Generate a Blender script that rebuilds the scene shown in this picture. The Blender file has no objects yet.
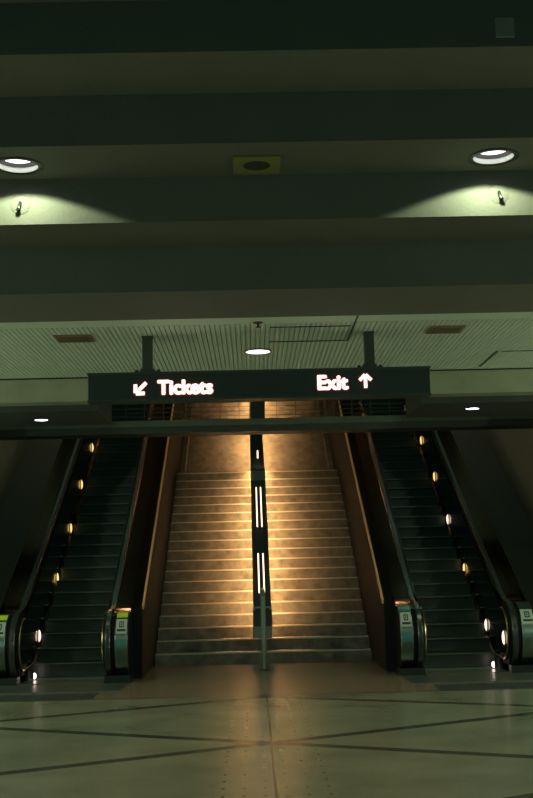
import bpy, bmesh, math
from mathutils import Vector, Matrix
COL = bpy.context.scene.collection
PI = math.pi

# ------------------------------------------------------------------ helpers
def new_mat(name, color, rough=.6, metal=0., noise=0., nscale=8., bump=0., bscale=60., spec=.5):
    m = bpy.data.materials.new(name); m.use_nodes = True
    nt = m.node_tree; b = nt.nodes['Principled BSDF']
    b.inputs['Base Color'].default_value = (*color, 1)
    b.inputs['Roughness'].default_value = rough
    b.inputs['Metallic'].default_value = metal
    b.inputs['Specular IOR Level'].default_value = spec
    tc = nt.nodes.new('ShaderNodeTexCoord')
    if noise:
        n = nt.nodes.new('ShaderNodeTexNoise'); n.inputs['Scale'].default_value = nscale
        n.inputs['Detail'].default_value = 6
        nt.links.new(tc.outputs['Object'], n.inputs['Vector'])
        mx = nt.nodes.new('ShaderNodeMix'); mx.data_type = 'RGBA'
        mx.inputs[6].default_value = (*[c*(1-noise) for c in color], 1)
        mx.inputs[7].default_value = (*[min(1, c*(1+noise)) for c in color], 1)
        nt.links.new(n.outputs['Fac'], mx.inputs[0]); nt.links.new(mx.outputs[2], b.inputs['Base Color'])
    if bump:
        n = nt.nodes.new('ShaderNodeTexNoise'); n.inputs['Scale'].default_value = bscale
        nt.links.new(tc.outputs['Object'], n.inputs['Vector'])
        bp = nt.nodes.new('ShaderNodeBump'); bp.inputs['Strength'].default_value = bump
        bp.inputs['Distance'].default_value = .01
        nt.links.new(n.outputs['Fac'], bp.inputs['Height']); nt.links.new(bp.outputs[0], b.inputs['Normal'])
    return m

def emis(name, color, strength):
    m = bpy.data.materials.new(name); m.use_nodes = True
    nt = m.node_tree; b = nt.nodes['Principled BSDF']
    b.inputs['Base Color'].default_value = (.6, .6, .6, 1)
    b.inputs['Emission Color'].default_value = (*color, 1)
    b.inputs['Emission Strength'].default_value = strength
    return m

def box(bm, x0, x1, y0, y1, z0, z1):
    v = [bm.verts.new(p) for p in ((x0,y0,z0),(x1,y0,z0),(x1,y1,z0),(x0,y1,z0),(x0,y0,z1),(x1,y0,z1),(x1,y1,z1),(x0,y1,z1))]
    for f in ((3,2,1,0),(4,5,6,7),(0,1,5,4),(1,2,6,5),(2,3,7,6),(3,0,4,7)):
        bm.faces.new([v[i] for i in f])

def prism(bm, poly, x0, x1):
    """poly: (y,z) outline, extruded along x"""
    a = [bm.verts.new((x0, y, z)) for y, z in poly]; b = [bm.verts.new((x1, y, z)) for y, z in poly]
    n = len(poly)
    f1 = bm.faces.new(a); f2 = bm.faces.new(b[::-1])
    for i in range(n):
        j = (i+1) % n; bm.faces.new((a[j], a[i], b[i], b[j]))

def ribbon(bm, path, x0, x1, t0, t1):
    """closed band following a (y,z) path, offset t0..t1 along its left normal, x0..x1 wide"""
    n = len(path); rings = []
    for i, (y, z) in enumerate(path):
        a = path[max(0, i-1)]; b = path[min(n-1, i+1)]
        ty, tz = b[0]-a[0], b[1]-a[1]; L = math.hypot(ty, tz); ny, nz = -tz/L, ty/L
        if 0 < i < n-1:
            t1a = (y-a[0], z-a[1]); l1 = math.hypot(*t1a); c = (t1a[0]*ty+t1a[1]*tz)/(l1*L); k = 1/max(.6, c)
        else: k = 1
        rings.append([bm.verts.new((x, y+ny*t*k, z+nz*t*k)) for x, t in ((x0,t0),(x1,t0),(x1,t1),(x0,t1))])
    for i in range(n-1):
        for j in range(4):
            k = (j+1) % 4; bm.faces.new((rings[i][j], rings[i][k], rings[i+1][k], rings[i+1][j]))
    bm.faces.new(rings[0][::-1]); bm.faces.new(rings[-1])

def tube(bm, pts, r, seg=8):
    n = len(pts); rings = []
    for i, p in enumerate(pts):
        a = Vector(pts[max(0, i-1)]); b = Vector(pts[min(n-1, i+1)]); t = (b-a).normalized()
        s = Vector((1, 0, 0)) if abs(t.x) < .9 else Vector((0, 0, 1))
        u = t.cross(s).normalized(); v = t.cross(u)
        rings.append([bm.verts.new(Vector(p)+r*(math.cos(2*PI*k/seg)*u+math.sin(2*PI*k/seg)*v)) for k in range(seg)])
    for i in range(n-1):
        for k in range(seg):
            l = (k+1) % seg; bm.faces.new((rings[i][k], rings[i][l], rings[i+1][l], rings[i+1][k]))
    bm.faces.new(rings[0][::-1]); bm.faces.new(rings[-1])

def lathe(bm, prof, seg=40, M=None):
    """prof: list of (r,z) revolved about z; M maps to place"""
    M = M or Matrix(); rings = []
    for r, z in prof:
        if r < 1e-6: rings.append([bm.verts.new(M @ Vector((0, 0, z)))])
        else: rings.append([bm.verts.new(M @ Vector((r*math.cos(2*PI*k/seg), r*math.sin(2*PI*k/seg), z))) for k in range(seg)])
    for a, b in zip(rings, rings[1:]):
        for k in range(seg):
            l = (k+1) % seg
            if len(a) == 1 and len(b) == 1: continue
            if len(a) == 1: bm.faces.new((a[0], b[k], b[l]))
            elif len(b) == 1: bm.faces.new((a[k], b[0], a[l]))
            else: bm.faces.new((a[k], b[k], b[l], a[l]))

def obj(name, bm, mat, parent=None, smooth=False, bevel=0., origin=None):
    bmesh.ops.recalc_face_normals(bm, faces=bm.faces)
    if origin is not None:
        bmesh.ops.translate(bm, verts=bm.verts, vec=-Vector(origin))
    me = bpy.data.meshes.new(name); bm.to_mesh(me); bm.free()
    me.materials.append(mat)
    o = bpy.data.objects.new(name, me); COL.objects.link(o)
    if origin is not None: o.location = origin
    if smooth:
        for p in me.polygons: p.use_smooth = True
        try: me.set_sharp_from_angle(angle=math.radians(35))
        except Exception: pass
    if bevel:
        b = o.modifiers.new('bevel', 'BEVEL'); b.width = bevel; b.segments = 2; b.limit_method = 'ANGLE'
    if parent: o.parent = parent
    return o

def tag(o, label, cat, group=None, kind=None):
    o['label'] = label; o['category'] = cat
    if group: o['group'] = group
    if kind: o['kind'] = kind
    return o

def thing(name, label, cat, loc=(0,0,0), group=None):
    o = bpy.data.objects.new(name, None); COL.objects.link(o); o.location = loc; o.empty_display_size = .2
    return tag(o, label, cat, group)

def struct(name, bm, mat, label, cat, **k):
    o = obj(name, bm, mat, **k); return tag(o, label, cat, kind='structure')

def boxed(*a):
    bm = bmesh.new(); box(bm, *a); return bm

# ------------------------------------------------------------------ materials
concrete = new_mat('ceiling_concrete', (.148, .150, .122), .75, noise=.12, nscale=3, bump=.3, bscale=40)
stairc   = new_mat('stair_concrete', (.17, .155, .125), .7, noise=.85, nscale=7, bump=.5, bscale=50)
slatm    = new_mat('metal_ceiling_panel', (.76, .88, .74), .55, noise=.08, nscale=2)
fasciam  = new_mat('fascia_concrete', (.34, .36, .25), .7, noise=.25, nscale=4)
darkm    = new_mat('dark_painted_steel', (.055, .068, .058), .5, noise=.15)
blackm   = new_mat('black_rubber', (.012, .014, .013), .35)
beltm    = new_mat('handrail_rubber', (.020, .028, .025), .26, spec=.9)
chrome   = new_mat('brushed_steel', (.26, .34, .31), .26, 1., noise=.1, nscale=20)
bronze   = new_mat('bronze_deck', (.16, .10, .06), .16, 1., noise=.15, nscale=12)
panelm   = new_mat('polished_dark_panel', (.16, .135, .10), .13, 1.)
clad     = new_mat('cladding_steel', (.013, .013, .011), .7, 0, noise=.15, nscale=10, spec=.15)
stepm    = new_mat('escalator_step_steel', (.075, .09, .08), .42, .6)
nosem    = new_mat('stair_nosing_strip', (.56, .50, .41), .35, .25)
wallm    = new_mat('side_wall_plaster', (.26, .21, .15), .8, noise=.12, nscale=3)
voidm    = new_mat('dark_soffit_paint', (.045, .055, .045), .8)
canw     = new_mat('white_reflector_band', (.80, .88, .75), .4)
yellow   = new_mat('yellow_label', (.62, .78, .02), .5)
greylab  = new_mat('grey_label', (.42, .50, .44), .45)
rust     = new_mat('rusty_vent_plate', (.27, .21, .10), .7, noise=.3, nscale=20)
ochre    = new_mat('ochre_plate', (.26, .24, .08), .6)
darkcone = new_mat('speaker_mesh', (.035, .045, .03), .7)
redhalo   = emis('sign_letter_halo', (1., .12, .08), 1.3)  # red glow bleeding round the letters, built as an emissive outline
lettm    = emis('sign_letter_glow', (1., .86, .82), 2.2)
lampm    = emis('downlight_lamp', (1., .93, 1.), 2.5)
warmtube = emis('warm_tube', (1., .70, .50), 2.4)
warmstrip= emis('warm_light_strip', (1., .55, .22), 250.)
ovalm    = emis('oval_step_light', (1., .68, .20), 1.35)
ovalw    = emis('white_oval_light_and_glint', (1., .78, .60), 1.8)

# ------------------------------------------------------------------ floor
def floor_mat():
    m = bpy.data.materials.new('stone_floor'); m.use_nodes = True; nt = m.node_tree; N = nt.nodes; L = nt.links
    b = N['Principled BSDF']
    tc = N.new('ShaderNodeTexCoord'); sp = N.new('ShaderNodeSeparateXYZ'); L.new(tc.outputs['Object'], sp.inputs[0])
    def M(op, a, b_=None, c=None):
        n = N.new('ShaderNodeMath'); n.operation = op
        for i, v in enumerate((a, b_, c)):
            if v is None: continue
            if isinstance(v, (int, float)): n.inputs[i].default_value = v
            else: L.new(v, n.inputs[i])
        return n.outputs[0]
    X, Y = sp.outputs[0], sp.outputs[1]
    def near(expr, period, half):        # 1 where expr is within half of a multiple of period
        f = M('FRACT', M('ADD', M('DIVIDE', expr, period), .5))
        return M('LESS_THAN', M('ABSOLUTE', M('SUBTRACT', f, .5)), half/period)
    y0 = M('SUBTRACT', Y, 10.14)
    ax = M('ABSOLUTE', X)
    l1 = near(M('SUBTRACT', y0, M('MULTIPLY', X, .53)), 3.36, .085)
    l2 = near(M('ADD', y0, M('MULTIPLY', X, .49)), 3.36, .085)
    lines = M('MAXIMUM', l1, l2)
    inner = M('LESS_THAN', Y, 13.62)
    lines = M('MULTIPLY', lines, inner)
    seam = M('MULTIPLY', M('LESS_THAN', ax, .011), inner)
    border = M('LESS_THAN', M('ABSOLUTE', M('SUBTRACT', Y, 13.64)), .03)
    lines = M('MAXIMUM', M('MAXIMUM', lines, seam), border)
    # small bored dots in rows beside the centre seam
    dx = M('SUBTRACT', M('FRACT', M('DIVIDE', X, .15)), .5); dy = M('SUBTRACT', M('FRACT', M('DIVIDE', Y, .26)), .5)
    d2 = M('ADD', M('POWER', M('MULTIPLY', dx, .15), 2), M('POWER', M('MULTIPLY', dy, .12), 2))
    dots = M('MULTIPLY', M('MULTIPLY', M('LESS_THAN', d2, .00022), M('LESS_THAN', ax, .5)), inner)
    n1 = N.new('ShaderNodeTexNoise'); n1.inputs['Scale'].default_value = 1.3; n1.inputs['Detail'].default_value = 8
    L.new(tc.outputs['Object'], n1.inputs['Vector'])
    n2 = N.new('ShaderNodeTexNoise'); n2.inputs['Scale'].default_value = 40; n2.inputs['Detail'].default_value = 3
    L.new(tc.outputs['Object'], n2.inputs['Vector'])
    cr = N.new('ShaderNodeValToRGB'); cr.color_ramp.elements[0].position = .3; cr.color_ramp.elements[1].position = .7
    cr.color_ramp.elements[0].color = (.19, .20, .14, 1); cr.color_ramp.elements[1].color = (.33, .335, .24, 1)
    mixf = M('ADD', M('MULTIPLY', n1.outputs['Fac'], .7), M('MULTIPLY', n2.outputs['Fac'], .3)); L.new(mixf, cr.inputs[0])
    def mix(f, a, c):
        n = N.new('ShaderNodeMix'); n.data_type = 'RGBA'; L.new(f, n.inputs[0])
        L.new(a, n.inputs[6]) if not isinstance(a, tuple) else None
        n.inputs[7].default_value = c; return n.outputs[2]
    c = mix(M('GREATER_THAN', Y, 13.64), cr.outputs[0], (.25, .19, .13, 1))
    c = mix(M('MULTIPLY', dots, .5), c, (.06, .06, .04, 1))
    c = mix(M('MULTIPLY', lines, .9), c, (.030, .034, .026, 1))
    L.new(c, b.inputs['Base Color'])
    r = M('ADD', .20, M('MULTIPLY', n1.outputs['Fac'], .10)); L.new(r, b.inputs['Roughness'])
    b.inputs['Specular IOR Level'].default_value = .6
    return m
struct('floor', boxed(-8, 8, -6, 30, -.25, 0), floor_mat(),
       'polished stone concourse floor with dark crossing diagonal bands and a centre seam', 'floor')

# ------------------------------------------------------------------ stepped ceiling
E = 1.6; H = 2.3; HD = .993
lev = [(a*HD, b) for a, b in ((1.999*H, -3.0), (1.835*H, 2.50*H), (1.67*H, 2.803*H), (1.505*H, 3.10*H), (1.335*H, 3.397*H), (1.172*H, 3.70*H), (H, 4.005*H))]
bm = bmesh.new()
prof = [(-6, E+lev[0][0])]
for (h0, _), (h1, y1) in zip(lev, lev[1:]):
    prof += [(y1, E+h0), (y1, E+h1)]
prof += [(4.48*H, E+H*HD), (4.48*H, E+H+.35), (13.9, E+H+.35), (13.9, 7.2), (-6, 7.2)]
prism(bm, prof, -8, 8)
ceil = struct('ceiling', bm, concrete, 'stepped concrete ceiling whose broad bands descend towards the escalators', 'ceiling')

ZL = E+1.335*H*HD
HOLES = [(-1.873, 8.20, ZL), (1.800, 8.20, ZL), (-5.5, 8.2, ZL), (5.5, 8.2, ZL), (-2, 3.2, E+1.999*H*HD), (2, 3.2, E+1.999*H*HD)]
RL = .155
bm = bmesh.new()
for x, y, z in HOLES: lathe(bm, [(0, -.05), (RL*1.05, -.05), (RL*1.05, .16), (0, .16)], 48, Matrix.Translation((x, y, z)))
cut = obj('recess', bm, voidm)
bmod = ceil.modifiers.new('recess', 'BOOLEAN'); bmod.object = cut; bmod.operation = 'DIFFERENCE'; bmod.solver = 'EXACT'
dg = bpy.context.evaluated_depsgraph_get(); nm_ = bpy.data.meshes.new_from_object(ceil.evaluated_get(dg))
ceil.modifiers.clear(); ceil.data = nm_; nm_.materials.clear(); nm_.materials.append(concrete)
bpy.data.objects.remove(cut)

# metal slat ceiling beyond the last concrete band
t = thing('slat_ceiling', 'pale green ribbed metal ceiling between the concrete bands and the stairwell', 'ceiling', (0, 12, 3.9))
t['kind'] = 'structure'
bm = bmesh.new(); box(bm, -7.9, 7.9, 10.31, 13.6, 3.925, 4.0)
back = obj('backing_panel', bm, slatm); back.parent = t; back.matrix_parent_inverse = Matrix.Translation((0, -12, -3.9))
def par(o, p):
    o.parent = p; o.matrix_parent_inverse = Matrix.Translation(p.location).inverted(); return o
bm = bmesh.new()
n = int(9.4/.05)
for i in range(n):
    x = -4.7+i*.05
    box(bm, x, x+.039, 10.68, 13.58, 3.9, 3.927)
par(obj('slat_field', bm, slatm), t)
bm = bmesh.new(); box(bm, -7.9, 7.9, 10.31, 10.64, 3.895, 3.927); par(obj('edge_strip', bm, slatm), t)
bm = bmesh.new()
for pts in (((.925,10.36,3.893),(.932,11.57,3.893)), ((.932,11.57,3.893),(.09,11.57,3.893)), ((.09,10.83,3.893),(.9,10.83,3.893)),
            ((2.71,13.4,3.893),(2.75,12.4,3.893)), ((2.75,12.4,3.893),(4.6,12.4,3.893))):
    a, b = pts
    if abs(a[0]-b[0]) > abs(a[1]-b[1]): box(bm, min(a[0],b[0]), max(a[0],b[0]), a[1]-.008, a[1]+.008, 3.892, 3.9)
    else: box(bm, a[0]-.008, a[0]+.008, min(a[1],b[1]), max(a[1],b[1]), 3.892, 3.9)
par(obj('panel_joint', bm, voidm), t)

# fascia
struct('trim_1', boxed(-8, 8, 13.6, 13.9, 3.60, 3.885), fasciam, 'pale concrete fascia edge above the escalators, behind the hanging sign', 'fascia')
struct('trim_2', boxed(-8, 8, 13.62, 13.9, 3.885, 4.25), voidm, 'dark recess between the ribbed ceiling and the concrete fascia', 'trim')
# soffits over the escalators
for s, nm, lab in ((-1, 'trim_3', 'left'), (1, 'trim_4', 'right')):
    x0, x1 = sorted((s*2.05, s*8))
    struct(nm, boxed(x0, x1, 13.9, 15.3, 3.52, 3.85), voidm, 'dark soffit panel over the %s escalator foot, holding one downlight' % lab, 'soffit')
# stairwell shell
struct('wall_left', boxed(-4.95, -4.7, 15.3, 36, 0, 8.5), wallm, 'brown plaster wall beyond the left escalator', 'wall')
struct('wall_right', boxed(4.7, 4.95, 15.3, 36, 0, 8.5), wallm, 'brown plaster wall beyond the right escalator', 'wall')
struct('wall_back', boxed(-4.7, 4.7, 35.8, 36, 5.63, 8.5), wallm, 'far wall of the upper level behind the stairs', 'wall')
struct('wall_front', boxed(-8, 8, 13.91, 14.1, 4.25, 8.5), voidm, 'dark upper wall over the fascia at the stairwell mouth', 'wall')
for s, nm in ((-1, 'wall_concourse_left'), (1, 'wall_concourse_right')):
    x0, x1 = sorted((s*4.95, s*8)); struct(nm, boxed(x0, x1, 15.3, 15.5, 0, 3.52), wallm, 'concourse end wall %s of the stairwell' % ('left' if s < 0 else 'right'), 'wall')
struct('wall_hall_left', boxed(-8.2, -8, -6, 15.5, 0, 7.2), wallm, 'left side wall of the concourse', 'wall')
struct('wall_hall_right', boxed(8, 8.2, -6, 15.5, 0, 7.2), wallm, 'right side wall of the concourse', 'wall')
struct('ceiling_upper', boxed(-4.95, 4.95, 14.1, 36, 8.5, 8.7), voidm, 'dark ceiling high above the stairs', 'ceiling')
struct('floor_upper', boxed(-4.7, 4.7, 28.55, 35.8, 5.4, 5.63), stairc, 'upper level floor at the head of the stairs', 'floor')
# sloping covers between outer balustrade and wall
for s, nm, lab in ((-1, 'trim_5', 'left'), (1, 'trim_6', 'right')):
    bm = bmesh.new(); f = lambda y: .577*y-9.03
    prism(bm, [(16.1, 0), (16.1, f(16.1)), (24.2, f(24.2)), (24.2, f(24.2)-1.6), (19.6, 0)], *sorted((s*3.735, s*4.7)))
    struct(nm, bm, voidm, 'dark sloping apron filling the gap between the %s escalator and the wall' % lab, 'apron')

# crossing beam with wire railing
struct('trim_7', boxed(-4.7, 4.7, 18.0, 18.5, 3.69, 3.90), new_mat('beam_paint', (.055, .07, .055), .6, noise=.2), 'long dark beam crossing over the stairs and both escalators', 'beam')
struct('trim_8', boxed(-4.7, 4.7, 17.96, 18.0, 3.80, 3.90), new_mat('beam_lip_paint', (.15, .18, .14), .6, noise=.25), 'paler upper lip along the crossing beam', 'beam lip')
t = thing('railing', 'thin dark metal railing standing on the beam that crosses the stairs', 'railing', (0, 18.06, 3.9))
for k in range(8):
    bm = bmesh.new(); z = 3.965+k*.075; tube(bm, [(-4.69, 18.06, z), (4.69, 18.06, z)], .007 if k < 7 else .018, 6); par(obj('rail', bm, darkm), t)
for k in range(-14, 15):
    if k == 0: continue
    bm = bmesh.new(); box(bm, k*.31-.007, k*.31+.007, 18.045, 18.075, 3.9, 4.5); par(obj('baluster', bm, darkm), t)
bm = bmesh.new(); box(bm, -.115, .115, 18.0, 18.12, 3.9, 4.62); par(obj('centre_post', bm, darkm, bevel=.008), t)

# ------------------------------------------------------------------ staircase
RI, RU, Y0 = .1816, .3058, 17.8
st = thing('staircase', 'broad concrete stairs with metal nosings rising between the two escalators', 'stairs', (0, 17.8, 0)); st['kind'] = 'structure'
SW = 1.705
def step(y, z, depth, drop=.36, nose=True):
    bm = bmesh.new(); z0 = max(0.001, z-drop)
    prism(bm, [(y, z0), (y, z), (y+depth, z), (y+depth, z0)], -SW, SW)
    s = par(obj('step', bm, stairc), st)
    if not nose: return s
    bm = bmesh.new(); prism(bm, [(y-.012, z-.018), (y-.012, z+.004), (y+.045, z+.004), (y+.045, z-.018)], -SW+.02, SW-.02)
    nsp = obj('nosing', bm, nosem); nsp.parent = s; 
    return s
N1 = 19
for i in range(N1):
    last = i == N1-1
    step(Y0+i*RU, (i+1)*RI, 1.55 if last else RU)
yl = Y0+(N1-1)*RU; zl = N1*RI; Y1 = yl+1.55
for i in range(12):
    step(Y1+i*RU, zl+(i+1)*RI, RU, nose=False)
for s in (-1, 1):     # low kerbs beside the upper flight
    bm = bmesh.new(); g = lambda y: zl+.25+(y-Y1)*RI/RU
    prism(bm, [(Y1-.35, zl), (Y1-.35, g(Y1-.35)+.1), (Y1+12*RU, g(Y1+12*RU)+.1), (Y1+12*RU, g(Y1+12*RU)-.6), (Y1+.5, zl)], *sorted((s*1.60, s*SW)))
    par(obj('side_kerb', bm, stairc), st)

# ------------------------------------------------------------------ median light rail
md = thing('median_light_rail', 'dark box rail with glowing tubes running up the middle of the stairs', 'light rail', (0, 17.9, 0))
mp = [(18.0, .872), (22.3, 3.426), (23.9, 3.62), (28.2, 6.17)]
bm = bmesh.new(); ribbon(bm, [(y, z-.0) for y, z in mp], -.145, .145, -.035, 0); par(obj('hood', bm, darkm), md)
bm = bmesh.new(); ribbon(bm, mp, -.10, .10, -.27, -.035); par(obj('core', bm, darkm), md)
for s in (-1, 1):
    bm = bmesh.new(); ribbon(bm, mp, *sorted((s*.139, s*.145)), -.049, -.034); par(obj('cutoff_lip', bm, darkm), md)  # lip added to cut the strip light short of the outer steps
    bm = bmesh.new(); q = [(mp[0][0]+.08, mp[0][1]+.0475)]+mp[1:]
    ribbon(bm, q, *sorted((s*.104, s*.136)), -.040, -.0355)
    par(obj('light_strip', bm, warmstrip), md)
# front end block
bm = bmesh.new(); box(bm, -.15, .15, 17.9, 18.05, .56, .85); par(obj('end_cap', bm, darkm, bevel=.01), md)
bm = bmesh.new(); box(bm, -.155, .155, 17.86, 18.04, .385, .565); par(obj('end_block', bm, new_mat('grey_end_block', (.22, .27, .24), .5), bevel=.01), md)
sl = math.atan2(.594, 1)
def on(y, x, up):   # point above the hood of the lower section
    return (x, y-up*math.sin(sl), .594*y-9.82+up*math.cos(sl))
for (ya, yb) in ((18.32, 19.38) , (20.22, 21.55)):
    bm = bmesh.new()
    a = on(ya-.03, 0, .004); b = on(yb+.03, 0, .004)
    ribbon(bm, [(ya-.04, .594*(ya-.04)-9.82), (yb+.04, .594*(yb+.04)-9.82)], -.075, .075, .0, .012)
    tr = par(obj('tube_tray', bm, blackm), md)
    for s in (-1, 1):
        bm = bmesh.new(); tube(bm, [on(ya, s*.042, .026), on(yb, s*.042, .026)], .0115, 10)
        par(obj('light_tube', bm, warmtube, smooth=True), md)
bm = bmesh.new(); box(bm, -.15, .15, 21.85, 22.15, 3.15, 3.35); par(obj('junction_box', bm, new_mat('grey_green_box', (.20, .25, .20), .5), bevel=.015), md)
bm = bmesh.new(); box(bm, .0, .03, 24.03, 24.06, 3.80, 3.97); par(obj('small_lamp', bm, warmtube), md)
# standing post in front of the rail
bm = bmesh.new(); tube(bm, [(0, 16.7, .0), (0, 16.7, 1.07), (0, 16.76, 1.13), (0, 17.9, 1.14), (0, 18.1, 1.10)], .036, 14); par(obj('support_post', bm, new_mat('green_grey_post', (.22, .27, .21), .4, .4), smooth=True), md)
bm = bmesh.new(); lathe(bm, [(0, 0), (.08, 0), (.08, .012), (.045, .02), (0, .02)], 24, Matrix.Translation((0, 16.7, .001))); par(obj('base_flange', bm, darkm, smooth=True), md)
bm = bmesh.new(); box(bm, -.14, .14, 17.62, 17.66, .86, .885); box(bm, -.14, -.11, 17.62, 17.9, .835, .86); box(bm, .11, .14, 17.62, 17.9, .835, .86); box(bm, -.02, .02, 17.64, 17.88, .865, .885); par(obj('bracket', bm, new_mat('bracket_steel', (.3, .34, .28), .4, .6)), md)
for y in (19.2, 20.7, 22.1, 25.6, 27.2):
    z = (.594*y-9.82) if y < 22.3 else (3.62+(y-23.9)*.593)
    if y < 22.3: k = int((y-Y0)/RU)+1; zb = k*RI
    elif y < Y1: zb = zl
    else: zb = zl+(int((y-Y1)/RU)+1)*RI
    bm = bmesh.new(); box(bm, -.03, .03, y-.03, y+.03, zb, z-.2); par(obj('leg', bm, darkm), md)

# ------------------------------------------------------------------ escalators
def arc(cy, cz, r, a0, a1, n):
    return [(cy+r*math.cos(math.radians(a0+(a1-a0)*i/n)), cz+r*math.sin(math.radians(a0+(a1-a0)*i/n))) for i in range(n+1)]
def deck(y): return .577*y-8.26
CY, CZ, RR = 15.80, .50, .44
ZT = 6.58; YT = (ZT+8.26)/.577
def smooth_bend(p0, p1, p2, n=6):
    return [((1-t)**2*p0[0]+2*t*(1-t)*p1[0]+t*t*p2[0], (1-t)**2*p0[1]+2*t*(1-t)*p1[1]+t*t*p2[1]) for t in [i/n for i in range(n+1)]]
def top_path():
    yb = (CZ+RR+8.26)/.577
    p = arc(CY, CZ, RR, 262, 90, 22)
    p += smooth_bend((yb-.10, CZ+RR), (yb+.05, CZ+RR), (yb+.35, deck(yb+.35)))
    p += smooth_bend((YT-.5, deck(YT-.5)), (YT, ZT), (YT+.6, ZT))
    p += [(27.2, ZT)]
    p += arc(27.2, ZT-RR, RR, 82, -80, 14)
    return p
TP = top_path()
TOPONLY = [q for q in TP]
def under(y): return .577*y-11.0
def balustrade(root, s, xa, xb, inner_side):
    """xa<xb absolute distances from the centre line; inner_side: +1 the steps lie at larger |x|"""
    X = lambda a, b: sorted((s*a, s*b))
    bodyp = [p for p in TP if True]
    body = [(15.62, 0)] + bodyp + [(27.3, 5.63), (27.3, 4.9), (27.0, under(27.0)), (19.2, .08), (19.1, 0)]
    bm = bmesh.new(); prism(bm, body, *X(xa, xb)); bmesh.ops.triangulate(bm, faces=[f for f in bm.faces if len(f.verts) > 4])
    b = root; bal = obj('balustrade', bm, clad, root)
    base = bmesh.new(); box(base, *X(xa-.02 if inner_side > 0 else xa, xb if inner_side > 0 else xb+.02), 15.42, 16.3, 0, .10)
    obj('plinth', base, blackm, bal)
    # metal deck surface
    i0 = 12
    DP = TP[18:-15]
    bm = bmesh.new(); ribbon(bm, DP, *X(xa-.01, xb+.01), .0, .012); dk = obj('deck', bm, bronze, b, smooth=True)
    # handrail belt near the step side
    hb = (xb-.095, xb-.010) if inner_side > 0 else (xa+.015, xa+.10)
    bm = bmesh.new(); ribbon(bm, TP[2:-2], *X(*hb), .006, .045); o = obj('handrail', bm, beltm, b, smooth=True, bevel=.02)
    # wide steel newel cover on the other side
    cv = (xa-.004, xb-.15) if inner_side > 0 else (xa+.15, xb+.004)
    bm = bmesh.new(); ribbon(bm, TP[1:21], *X(*cv), .002, .028); c = obj('newel_cover', bm, chrome, b, smooth=True, bevel=.006)
    k0 = 17
    bm = bmesh.new(); ribbon(bm, arc(CY, CZ, RR, 128, 113, 4), *X(cv[0]+.015, cv[1]-.015), .0285, .031); obj('yellow_label', bm, yellow, c) if not (s > 0) else bm.free()
    bm = bmesh.new(); ribbon(bm, arc(CY, CZ, RR, 160, 132, 6), *X(cv[0]+.015, cv[1]-.015), .0285, .031); gl = obj('notice_label', bm, greylab, c)
    # dark pictogram bars on the notice
    bm = bmesh.new()
    for a0, a1, u0, u1 in ((156, 152, .04, .96), (149, 137, .25, .36), (149, 137, .64, .75), (149, 146.5, .3, .7), (139.5, 137, .3, .7), (145, 141, .44, .56)):
        w = cv[1]-cv[0]-.05
        ribbon(bm, arc(CY, CZ, RR, a0, a1, 2), *X(cv[0]+.025+w*u0, cv[0]+.025+w*u1), .031, .0322)
    obj('pictogram', bm, blackm, c)
    if inner_side > 0:      # wider cladding ledge towards the stairs
        LP = [q for q in TP if q[0] > 15.98 and q[1] > .9 and q[0] < 27.2]
        bm = bmesh.new(); prism(bm, [(15.98, 0)]+LP+[(27.15, under(27.0)), (19.2, .08), (19.1, 0)], *X(1.72, xa)); bmesh.ops.triangulate(bm, faces=[f for f in bm.faces if len(f.verts) > 4]); obj('side_cladding', bm, clad, bal)
        bm = bmesh.new(); ribbon(bm, LP, *X(1.715, xa), .0, .012); obj('side_deck', bm, bronze, dk, smooth=True)
        DP = LP
    # bright folded edge on the side away from the steps
    ex = 1.71 if inner_side > 0 else xb+.018
    bm = bmesh.new(); ribbon(bm, DP, *X(ex-.013, ex+.013), -.045, .016); obj('deck_edge', bm, bronze2 if inner_side > 0 else bronze, dk)
    for off in (.045, .08, .115):
        e = (xa+off-.11) if inner_side > 0 else (xb-off)
        bm = bmesh.new(); ribbon(bm, DP[1:-1], *X(e-.004, e+.004), .010, .018); obj('deck_rib', bm, bronze, dk)
    # polished interior panel, rounded at the newel, with a thin bright border
    low = [(y, max(.0, 0)) for y in ()]
    def sl_(y): return .577*y-9.24
    yk = 16.9
    lowp = arc(CY-.02, .52, .35, 178, 262, 10) + smooth_bend((16.3, .185), (16.7, .23), (17.2, sl_(17.2))) + [(24.6, sl_(24.6))]
    up = [(24.6, deck(24.6)-.06)] + [(yy, deck(yy)-.06) for yy in (22, 20, 18, 16.6)] + arc(CY-.02, .52, .35, 84, 172, 10)
    face = xb+.004 if inner_side > 0 else xa-.004
    px = X(face-.006, face+.018) if inner_side > 0 else X(face-.018, face+.006)
    bm = bmesh.new(); prism(bm, lowp+up, *px); bmesh.ops.triangulate(bm, faces=[f for f in bm.faces if len(f.verts) > 4])
    pn = obj('inner_panel', bm, panelm, b)
    xx = s*(face+.02 if inner_side > 0 else face-.02)
    bm = bmesh.new(); tube(bm, [(xx, y, z) for y, z in up[-11:]+lowp], .014, 8); obj('panel_border', bm, trimm, pn, smooth=True)
    # skirt below
    bm = bmesh.new()
    sk = [(15.9, .012), (16.0, .16), (16.3, .175), (16.62, .26), (17.0, .53), (17.2, sl_(17.2)-.01)] + [(24.6, sl_(24.6)-.01), (24.6, sl_(24.6)-.6), (17.2, .012)]
    prism(bm, sk, *(X(face, face+.05) if inner_side > 0 else X(face-.05, face))); obj('skirt', bm, blackm, b)
    return b, face
bronze2 = new_mat('polished_bronze_edge', (.95, .50, .22), .35, .25)
trimm = new_mat('panel_border_brass', (.60, .48, .25), .3, 1.)

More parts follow.
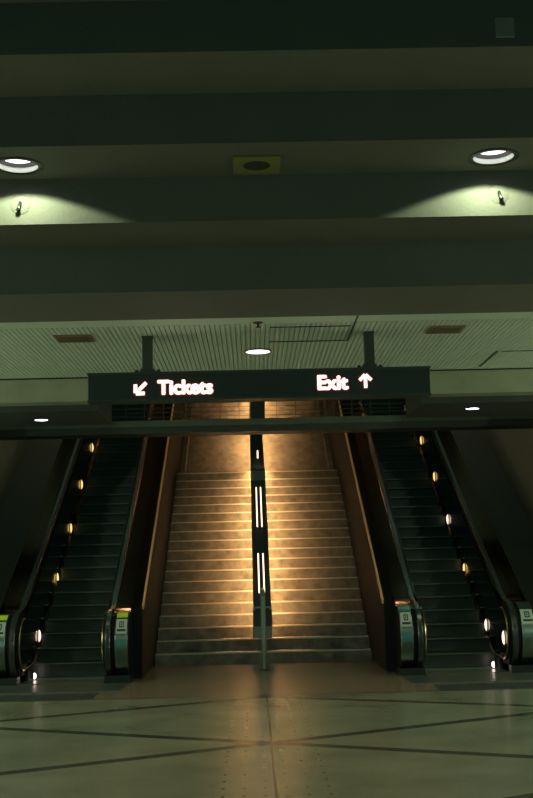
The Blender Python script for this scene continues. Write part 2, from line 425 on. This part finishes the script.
def escalator(s, label):
    root = thing('escalator', label, 'escalator', (0, 0, 0), None)
    root.location = (s*2.7, 15.3, 0)
    tmp = bpy.data.objects.new('tmp', None)
    r = root
    # children are modelled in world space, offset back by the root's location
    parts = []
    balustrade(r, s, 1.86, 2.18, 1)
    ob, face = balustrade(r, s, 3.36, 3.70, -1)
    inv = Matrix.Translation(root.location).inverted()
    # moving steps
    n = 29
    for i in range(n):
        z = .22+.19*i; y = 16.16+.3293*i
        if z > 5.63: break
        bm = bmesh.new()
        pr = [(y, z-.004)] + [(y+.006-.0+.022*math.sin(PI*k/6*.5), z-.004-.03*k) for k in range(1, 7)] + [(y+.36, z-.18), (y+.36, z)]
        prism(bm, pr, *sorted((s*2.22, s*3.30)))
        so = obj('step', bm, stepm, r)
        bm = bmesh.new()
        nb = 26
        for k in range(nb):
            xx = 2.24+k*(1.0/(nb-1)); box(bm, *sorted((s*(xx-.009), s*(xx+.009))), y-.006, y+.35, z, z+.012)
        so2 = obj('tread_cleats', bm, stepm, so)
        bm = bmesh.new(); box(bm, *sorted((s*2.23, s*3.24)), y-.012, y+.004, z-.012, z+.006); obj('step_edge', bm, edgem, so)
    bm = bmesh.new(); box(bm, *sorted((s*2.2, s*3.33)), 16.0, 16.16, .002, .022)
    for k in range(30):
        xx = 2.26+k*.034; box(bm, *sorted((s*(xx-.006), s*(xx+.006))), 16.13, 16.2, .012, .032)
    obj('comb', bm, combm, r)
    bm = bmesh.new(); box(bm, *sorted((s*2.2, s*3.35)), 15.45, 16.0, .001, .014); box(bm, *sorted((s*1.86, s*3.70)), 14.45, 15.36, .001, .012); obj('landing_plate', bm, chromed, r)
    # oval lights on the interior panel of the outer balustrade
    Ls = [(22.3, 3.93), (20.88, 3.09), (19.65, 2.24), (18.32, 1.39), (16.80, .57)]
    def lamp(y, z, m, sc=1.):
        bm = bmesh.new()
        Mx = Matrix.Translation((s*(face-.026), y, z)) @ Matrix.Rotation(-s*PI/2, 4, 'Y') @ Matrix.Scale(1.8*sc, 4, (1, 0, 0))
        lathe(bm, [(0, .028), (.024, .025), (.041, .016), (.050, 0), (0, 0)], 20, Mx); o = obj('oval_light_or_glint', bm, m, r, smooth=True)
        bm = bmesh.new(); lathe(bm, [(.050, -.006), (.050, .006), (.058, .004), (.058, -.006)], 20, Mx); obj('oval_rim', bm, trimm, o, smooth=True)
    for i, (y, z) in enumerate(Ls): lamp(y, z, ovalw if i > 3 or (s > 0 and i == 2) else ovalm)
    if s > 0: lamp(15.66, .46, ovalw, 1.1)  # glowing oval standing in for a reflection on the curved newel end
    # round white light low on the skirt beside the comb
    bm = bmesh.new(); Mx = Matrix.Translation((s*(face-.12), 15.98, .07)) @ Matrix.Rotation(-s*PI/2, 4, 'Y')
    lathe(bm, [(0, .03), (.03, .024), (.045, .0), (0, 0)], 20, Mx); obj('skirt_light', bm, skl, r, smooth=True)
    for o in list(root.children): o.matrix_parent_inverse = inv
    return root
edgem = new_mat('step_edge_pale', (.13, .155, .12), .4, .5)  # paler than the rest of the step
combm = new_mat('comb_plate_steel', (.32, .36, .28), .35, .8)
chromed = new_mat('landing_plate_steel', (.20, .24, .20), .30, .7, noise=.15, nscale=6)
skl = emis('skirt_lamp', (1., .72, .68), 4.)
escalator(-1, 'escalator left of the stairs, yellow label on its newels, foot nearest the Tickets arrow')
escalator(1, 'escalator right of the stairs, under the Exit end of the hanging sign')

for s, lab in ((-1, 'left'), (1, 'right')):
    g = thing('floor_grating', 'dark flush floor grating strip in front of the %s escalator landing' % lab, 'grating', (s*3.0, 13.98, 0))
    bm = bmesh.new(); x0, x1 = 2.1, 4.4
    box(bm, *sorted((s*x0, s*x1)), 13.70, 14.28, .0005, .006)
    for k in range(12): box(bm, *sorted((s*x0, s*x1)), 13.72+k*.047, 13.735+k*.047, .006, .011)
    par(obj('grille_bars', bm, darkm), g)

# ------------------------------------------------------------------ lights in the ceiling
def spot(name, loc, energy, size=140, col=(.93, 1., .62), blend=.04, parent=None, r=.04, rot=(0,0,0)):
    l = bpy.data.lights.new(name, 'SPOT'); l.energy = energy; l.color = col; l.spot_size = math.radians(size); l.spot_blend = blend; l.shadow_soft_size = r
    o = bpy.data.objects.new(name, l); COL.objects.link(o); o.location = loc; o.rotation_euler = rot
    if parent: par(o, parent)
    return o
def downlight(x, y, z, r, label, group=None, energy=0, lm=lampm, deep=True, col=(.84, 1., .62)):
    t = thing('ceiling_downlight', label, 'ceiling light', (x, y, z), group)
    T = Matrix.Translation((x, y, z))
    if deep:
        bm = bmesh.new(); lathe(bm, [(r*1.0, -.001), (r*1.24, -.002), (r*1.25, -.006), (r*1.12, -.012), (r*1.02, -.010), (r*1.0, -.006)], 48, T); par(obj('trim_ring', bm, blackm, smooth=True), t)
        bm = bmesh.new(); lathe(bm, [(r*1.04, 0), (r*1.04, .042), (r*1.0, .042), (r*1.0, 0)], 48, T); par(obj('reflector_band', bm, canw, smooth=True), t)
        bm = bmesh.new(); lathe(bm, [(r*1.04, .042), (r*1.04, .14), (0, .14), (0, .135), (r*1.0, .135), (r*.95, .066), (r*.95, .042)], 48, T); par(obj('lamp_can', bm, blackm, smooth=True), t)
        bm = bmesh.new(); lathe(bm, [(0, .060), (r*.78, .062), (r*.82, .085), (0, .085)], 40, T); par(obj('lamp', bm, lm, smooth=True), t)
    else:
        bm = bmesh.new(); lathe(bm, [(0, -.001), (r*1.06, -.001), (r*1.06, -.013), (r*.97, -.013), (r*.97, -.0025), (0, -.0025)], 48, T); par(obj('trim_ring', bm, blackm, smooth=True), t)
        bm = bmesh.new(); lathe(bm, [(0, -.009), (r*.96, -.009), (r*.96, -.003), (0, -.003)], 40, T); par(obj('lamp', bm, lm, smooth=True), t)
    if energy: spot('downlight_beam', (x, y, z-(.02 if deep else .03)), energy, 140, col, .10, t, .03)
    return t
downlight(-1.873, 8.20, ZL, RL, 'round recessed downlight in the concrete band at upper left', 'concourse downlights', 44)
downlight(1.800, 8.20, ZL, RL, 'round recessed downlight in the concrete band at upper right', 'concourse downlights', 44)
downlight(-.024, 12.09, 3.90, .14, 'round downlight in the ribbed ceiling just above the sign', 'concourse downlights', 25, deep=False)
blue = emis('bluish_lamp', (.85, .88, 1.), 9.)
downlight(-2.90, 14.62, 3.52, .09, 'small bright downlight in the dark soffit left of the sign', 'soffit downlights', 26, blue, deep=False)
downlight(2.80, 14.42, 3.52, .09, 'small bright downlight in the dark soffit right of the sign', 'soffit downlights', 26, blue, deep=False)
# downlights added out of view, above and behind the camera, to light the concourse
for x, y in ((-2, 3.2), (2, 3.2), (-5.5, 8.2), (5.5, 8.2)):
    z = E+1.999*H*HD if y < 5 else ZL
    downlight(x, y, z, RL, 'recessed downlight added outside the view to light the concourse', 'added downlights', 60 if y > 5 else 60)

# globe lamps added on the side walls, out of view, to brighten the ceiling
globem = emis('added_globe_glass', (.85, 1., .66), 3.)
for s in (-1, 1):
    for y in (7.0, 12.2):
        t = thing('added_wall_lamp', 'round globe lamp added on the unseen concourse side wall to brighten the ceiling', 'added light', (s*8, y, 2.6), 'added side wall globes')
        bm = bmesh.new(); lathe(bm, [(.11*math.sin(PI*k/12), -.11*math.cos(PI*k/12)) for k in range(13)], 24, Matrix.Translation((s*7.78, y, 2.6))); par(obj('globe', bm, globem, smooth=True), t)
        bm = bmesh.new(); tube(bm, [(s*7.99, y, 2.6), (s*7.88, y, 2.6)], .03, 10); par(obj('arm', bm, darkm), t)
        l = bpy.data.lights.new('added_globe_light', 'POINT'); l.energy = 165; l.color = (.84, 1., .76); l.shadow_soft_size = .12
        o = bpy.data.objects.new('added_globe_light', l); COL.objects.link(o); o.location = (s*7.55, y, 2.6); par(o, t)
for x in (-3.4, 3.4):
    downlight(x, 27.0, 8.5, .25, 'warm downlight high over the upper end of the escalators', 'upper downlights', 3, emis('warm_downlight', (1., .5, .2), 90.), deep=False, col=(1., .6, .3))
for x in (-3.7, 3.7):  # tube lamps added out of view to lift the dark stairwell
    t = thing('added_tube_lamp', 'long pale tube lamp added unseen on the stairwell ceiling to lift its dark parts', 'ceiling light', (x, 20.5, 8.5), 'added stairwell tube lamps')
    bm = bmesh.new(); box(bm, x-.06, x+.06, 17.5, 23.5, 8.45, 8.5); par(obj('housing', bm, darkm), t)
    bm = bmesh.new(); tube(bm, [(x, 17.6, 8.425), (x, 23.4, 8.425)], .02, 10); par(obj('tube', bm, emis('added_cool_tube', (.45, 1., .78), 5.), smooth=True), t)
    l = bpy.data.lights.new('added_tube_light', 'AREA'); l.shape = 'RECTANGLE'; l.size = .1; l.size_y = 6; l.energy = 18; l.color = (.42, 1., .76)
    o = bpy.data.objects.new('added_tube_light', l); COL.objects.link(o); o.location = (x, 20.5, 8.39); par(o, t)

# wall sprinklers in the two bright scallops
for x, z, lab in ((-1.915, 4.435, 'left'), (1.90, 4.45, 'right')):
    t = thing('sprinkler_head', 'small dark sprinkler on a round plate in the %s pool of light' % lab, 'sprinkler', (x, 8.51, z), None)
    R = Matrix.Translation((x, 8.509, z)) @ Matrix.Rotation(PI/2, 4, 'X')
    bm = bmesh.new(); lathe(bm, [(0, .004), (.072, .004), (.080, 0), (0, 0)], 36, R); par(obj('wall_plate', bm, concrete, smooth=True), t)
    bm = bmesh.new(); tube(bm, [(x, 8.505, z+.02), (x, 8.485, z-.0), (x+.01*(1 if x > 0 else -1), 8.475, z-.04)], .013, 10); par(obj('nozzle', bm, blackm, smooth=True), t)
    bm = bmesh.new(); lathe(bm, [(0, 0), (.020, 0), (.020, .006), (0, .006)], 16, Matrix.Translation((x+.01*(1 if x > 0 else -1), 8.478, z-.050))); par(obj('deflector', bm, blackm), t)

# speaker plate
t = thing('ceiling_speaker', 'square ochre ceiling plate with an oval dark speaker mesh between the downlights', 'speaker', (-.033, 8.25, ZL))
bm = bmesh.new(); box(bm, -.215, .150, 8.07, 8.43, ZL-.018, ZL-.001); par(obj('plate', bm, ochre, bevel=.004), t)
bm = bmesh.new(); lathe(bm, [(0, -.026), (.09, -.024), (.105, -.018), (0, -.018)], 36, Matrix.Translation((-.033, 8.25, ZL))); par(obj('speaker_mesh', bm, darkcone, smooth=True), t)
# blank plate on the upper face
t = obj('junction_plate', boxed(1.612, 1.738, 7.112, 7.129, 5.10, 5.24), new_mat('plate_paint', (.30, .30, .24), .5), bevel=.003)
tag(t, 'small square pale cover plate on the topmost concrete face at upper right', 'cover plate')
louvm = new_mat('louvre_rust', (.20, .15, .08), .7)
# vents in the ribbed ceiling
for x0, x1, y, lab in ((-2.10, -1.72, 11.17, 'left'), (1.71, 2.07, 11.10, 'right')):
    t = thing('ceiling_vent', 'rust brown rectangular vent in the ribbed ceiling, %s of the hanging sign posts' % lab, 'vent', ((x0+x1)/2, y, 3.9))
    bm = bmesh.new(); box(bm, x0, x1, y-.17, y+.17, 3.886, 3.8995); par(obj('frame', bm, rust), t)
    bm = bmesh.new()
    for k in range(7): box(bm, x0+.03, x1-.03, y-.13+k*.04, y-.115+k*.04, 3.880, 3.8865)
    par(obj('louvre', bm, louvm), t)
# ceiling sprinkler
t = thing('ceiling_sprinkler', 'tiny dark sprinkler under the edge of the ribbed ceiling above its lamp', 'sprinkler', (-.03, 10.58, 3.895))
T = Matrix.Translation((-.03, 10.58, 3.895))
bm = bmesh.new(); lathe(bm, [(0, 0), (.05, 0), (.045, -.008), (.012, -.012), (.012, -.045), (0, -.045)], 20, T); par(obj('escutcheon', bm, blackm, smooth=True), t)
bm = bmesh.new(); lathe(bm, [(0, -.045), (.028, -.045), (.028, -.050), (0, -.050)], 20, T); par(obj('deflector', bm, blackm), t)

# ------------------------------------------------------------------ hanging sign
SX0, SX1, SY, SZ0, SZ1 = -1.761, 1.711, 11.10, 3.232, 3.500
sg = thing('hanging_sign', 'long dark illuminated sign reading Tickets and Exit hung over the stairs', 'sign', (0, SY, SZ0))
signm = new_mat('sign_box_paint', (.032, .046, .038), .45, noise=.1)
bm = bmesh.new(); box(bm, SX0, SX1, SY, SY+.2, SZ0, SZ1); par(obj('sign_box', bm, signm, bevel=.006), sg)
bm = bmesh.new(); box(bm, SX0-.008, SX1+.008, SY-.008, SY+.208, SZ1-.004, SZ1+.018); box(bm, SX0-.006, SX1+.006, SY-.006, SY+.206, SZ0-.010, SZ0+.012)
par(obj('sign_frame', bm, darkm), sg)
for x in (-1.165, 1.11):
    bm = bmesh.new(); box(bm, x-.05, x+.05, SY+.04, SY+.14, SZ1+.05, 3.90); h = par(obj('hanger', bm, darkm, bevel=.005), sg)
    bm = bmesh.new(); box(bm, x-.13, x+.13, SY+.04, SY+.16, SZ1+.018, SZ1+.035); box(bm, x-.07, x+.07, SY+.04, SY+.14, SZ1+.035, SZ1+.06)
    for dx in (-.11, .11): box(bm, x+dx-.015, x+dx+.015, SY+.07, SY+.10, SZ1+.035, SZ1+.055)
    par(obj('hanger_foot', bm, darkm), sg)
    bm = bmesh.new(); box(bm, x-.055, x+.055, SY+.035, SY+.145, 3.885, 3.899); par(obj('hanger_plate', bm, darkm), sg)

def text_mesh(s, w, x0, zb, h, off, depth, mat, name, yy):
    cu = bpy.data.curves.new(name, 'FONT'); cu.body = s; cu.size = 1.; cu.offset = off; cu.extrude = .5; cu.space_character = 1.02
    o = bpy.data.objects.new(name, cu); COL.objects.link(o)
    dg = bpy.context.evaluated_depsgraph_get(); me = bpy.data.meshes.new_from_object(o.evaluated_get(dg)); 
    COL.objects.unlink(o); bpy.data.objects.remove(o)
    xs = [v.co.x for v in me.vertices]; ys = [v.co.y for v in me.vertices]
    return me, (min(xs), max(xs), min(ys), max(ys))
def put_text(s, x0, x1, z0, z1, name):
    # heavy letters: the glyphs thickened by small shifts, over a wider red copy painting their halo
    me, (a, b, c, d) = text_mesh(s, 0, 0, 0, 0, 0, 0, None, name, 0)
    kx, kz = (x1-x0)/(b-a), (z1-z0)/(d-c)
    for nm, mat, e, yy, dep in ((name, lettm, .0046, SY-.012, .006), ('lettering_halo', redhalo, .0105, SY-.005, .005)):
        bm = bmesh.new()
        for k in range(13):
            t = 2*PI*k/12; r_ = 0 if k == 12 else e
            tmp = me.copy()
            for v in tmp.vertices: v.co = Vector((x0+(v.co.x-a)*kx+r_*math.cos(t)*1.25, yy+v.co.z*dep+k*.00012, z0+(v.co.y-c)*kz+r_*math.sin(t)))
            bm.from_mesh(tmp); bpy.data.meshes.remove(tmp)
        m2 = bpy.data.meshes.new(nm); bm.to_mesh(m2); bm.free(); m2.materials.clear(); m2.materials.append(mat)
        for p in m2.polygons: p.material_index = 0
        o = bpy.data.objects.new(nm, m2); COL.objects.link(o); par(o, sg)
put_text('Tickets', -1.050, -.505, 3.286, 3.424, 'tickets_lettering')
put_text('Exit', .572, .868, 3.300, 3.440, 'exit_lettering')
def arrow(cx, cz, ang, L, name):
    # arrow pointing along ang (deg), total length L, with open barbed head
    def poly(w):
        h = L/2; b = .36*L
        return [(-h-w, -.075*L-w), (h*.55, -.075*L-w), (h*.55-b*.62-w, -.075*L-b*.62-w*.4)]
    def build(e, yy, dep, mat, nm):
        bm = bmesh.new(); hw = .095*L+e; R = math.radians(ang); c, s_ = math.cos(R), math.sin(R)
        def bar(x0, z0, x1, z1, k=0):
            d = Vector((x1-x0, z1-z0)); d.normalize(); n = Vector((-d.y, d.x))
            p = [Vector((x0, z0))-d*e+n*hw, Vector((x1, z1))+d*e+n*hw, Vector((x1, z1))+d*e-n*hw, Vector((x0, z0))-d*e-n*hw]
            vs = []
            for q in p: vs.append((cx+q.x*c-q.y*s_, cz+q.x*s_+q.y*c))
            lo = [bm.verts.new((a, yy+k, b)) for a, b in vs]; hi = [bm.verts.new((a, yy+k+dep, b)) for a, b in vs]
            bm.faces.new(lo); bm.faces.new(hi[::-1])
            for i in range(4): bm.faces.new((lo[i], hi[i], hi[(i+1) % 4], lo[(i+1) % 4]))
        bar(-L/2, 0, L*.40, 0); t = L/2
        bar(t-.035*L, .045*L, t-.42*L, .42*L, .0004); bar(t-.035*L, -.045*L, t-.42*L, -.42*L, .0008)
        par(obj(nm, bm, mat), sg)
    build(0, SY-.014, .008, lettm, name); build(.006, SY-.007, .006, redhalo, 'arrow_halo')  # wider red copy behind stands in for the glow's halo
arrow(-1.228, 3.352, -135, .150, 'tickets_arrow')
arrow(1.052, 3.378, 90, .135, 'exit_arrow')

# ------------------------------------------------------------------ world, camera
w = bpy.data.worlds.new('world'); bpy.context.scene.world = w; w.use_nodes = True
w.node_tree.nodes['Background'].inputs[0].default_value = (.13, .60, .50, 1)
w.node_tree.nodes['Background'].inputs[1].default_value = .34

pitch, yaw, roll = .1445, .015, -.0237
cp, sp_, cy, sy = math.cos(pitch), math.sin(pitch), math.cos(yaw), math.sin(yaw)
f = Vector((sy*cp, cy*cp, sp_)); r = Vector((cy, -sy, 0)); u = r.cross(f)
c, s = math.cos(roll), math.sin(roll)
r2 = c*r+s*u; u2 = -s*r+c*u
cam = bpy.data.cameras.new('camera'); co = bpy.data.objects.new('camera', cam); COL.objects.link(co)
m = Matrix((( r2.x, u2.x, -f.x, -.124), (r2.y, u2.y, -f.y, 0), (r2.z, u2.z, -f.z, 1.6), (0, 0, 0, 1)))
co.matrix_world = m
cam.sensor_fit = 'VERTICAL'; cam.sensor_height = 36; cam.sensor_width = 24; cam.lens = 1108/798*36
cam.clip_end = 200
sc = bpy.context.scene; sc.camera = co
sc.view_settings.view_transform = 'Standard'; sc.view_settings.look = 'None'; sc.view_settings.gamma = 1
sc.view_settings.use_curve_mapping = False; sc.view_settings.exposure = 0
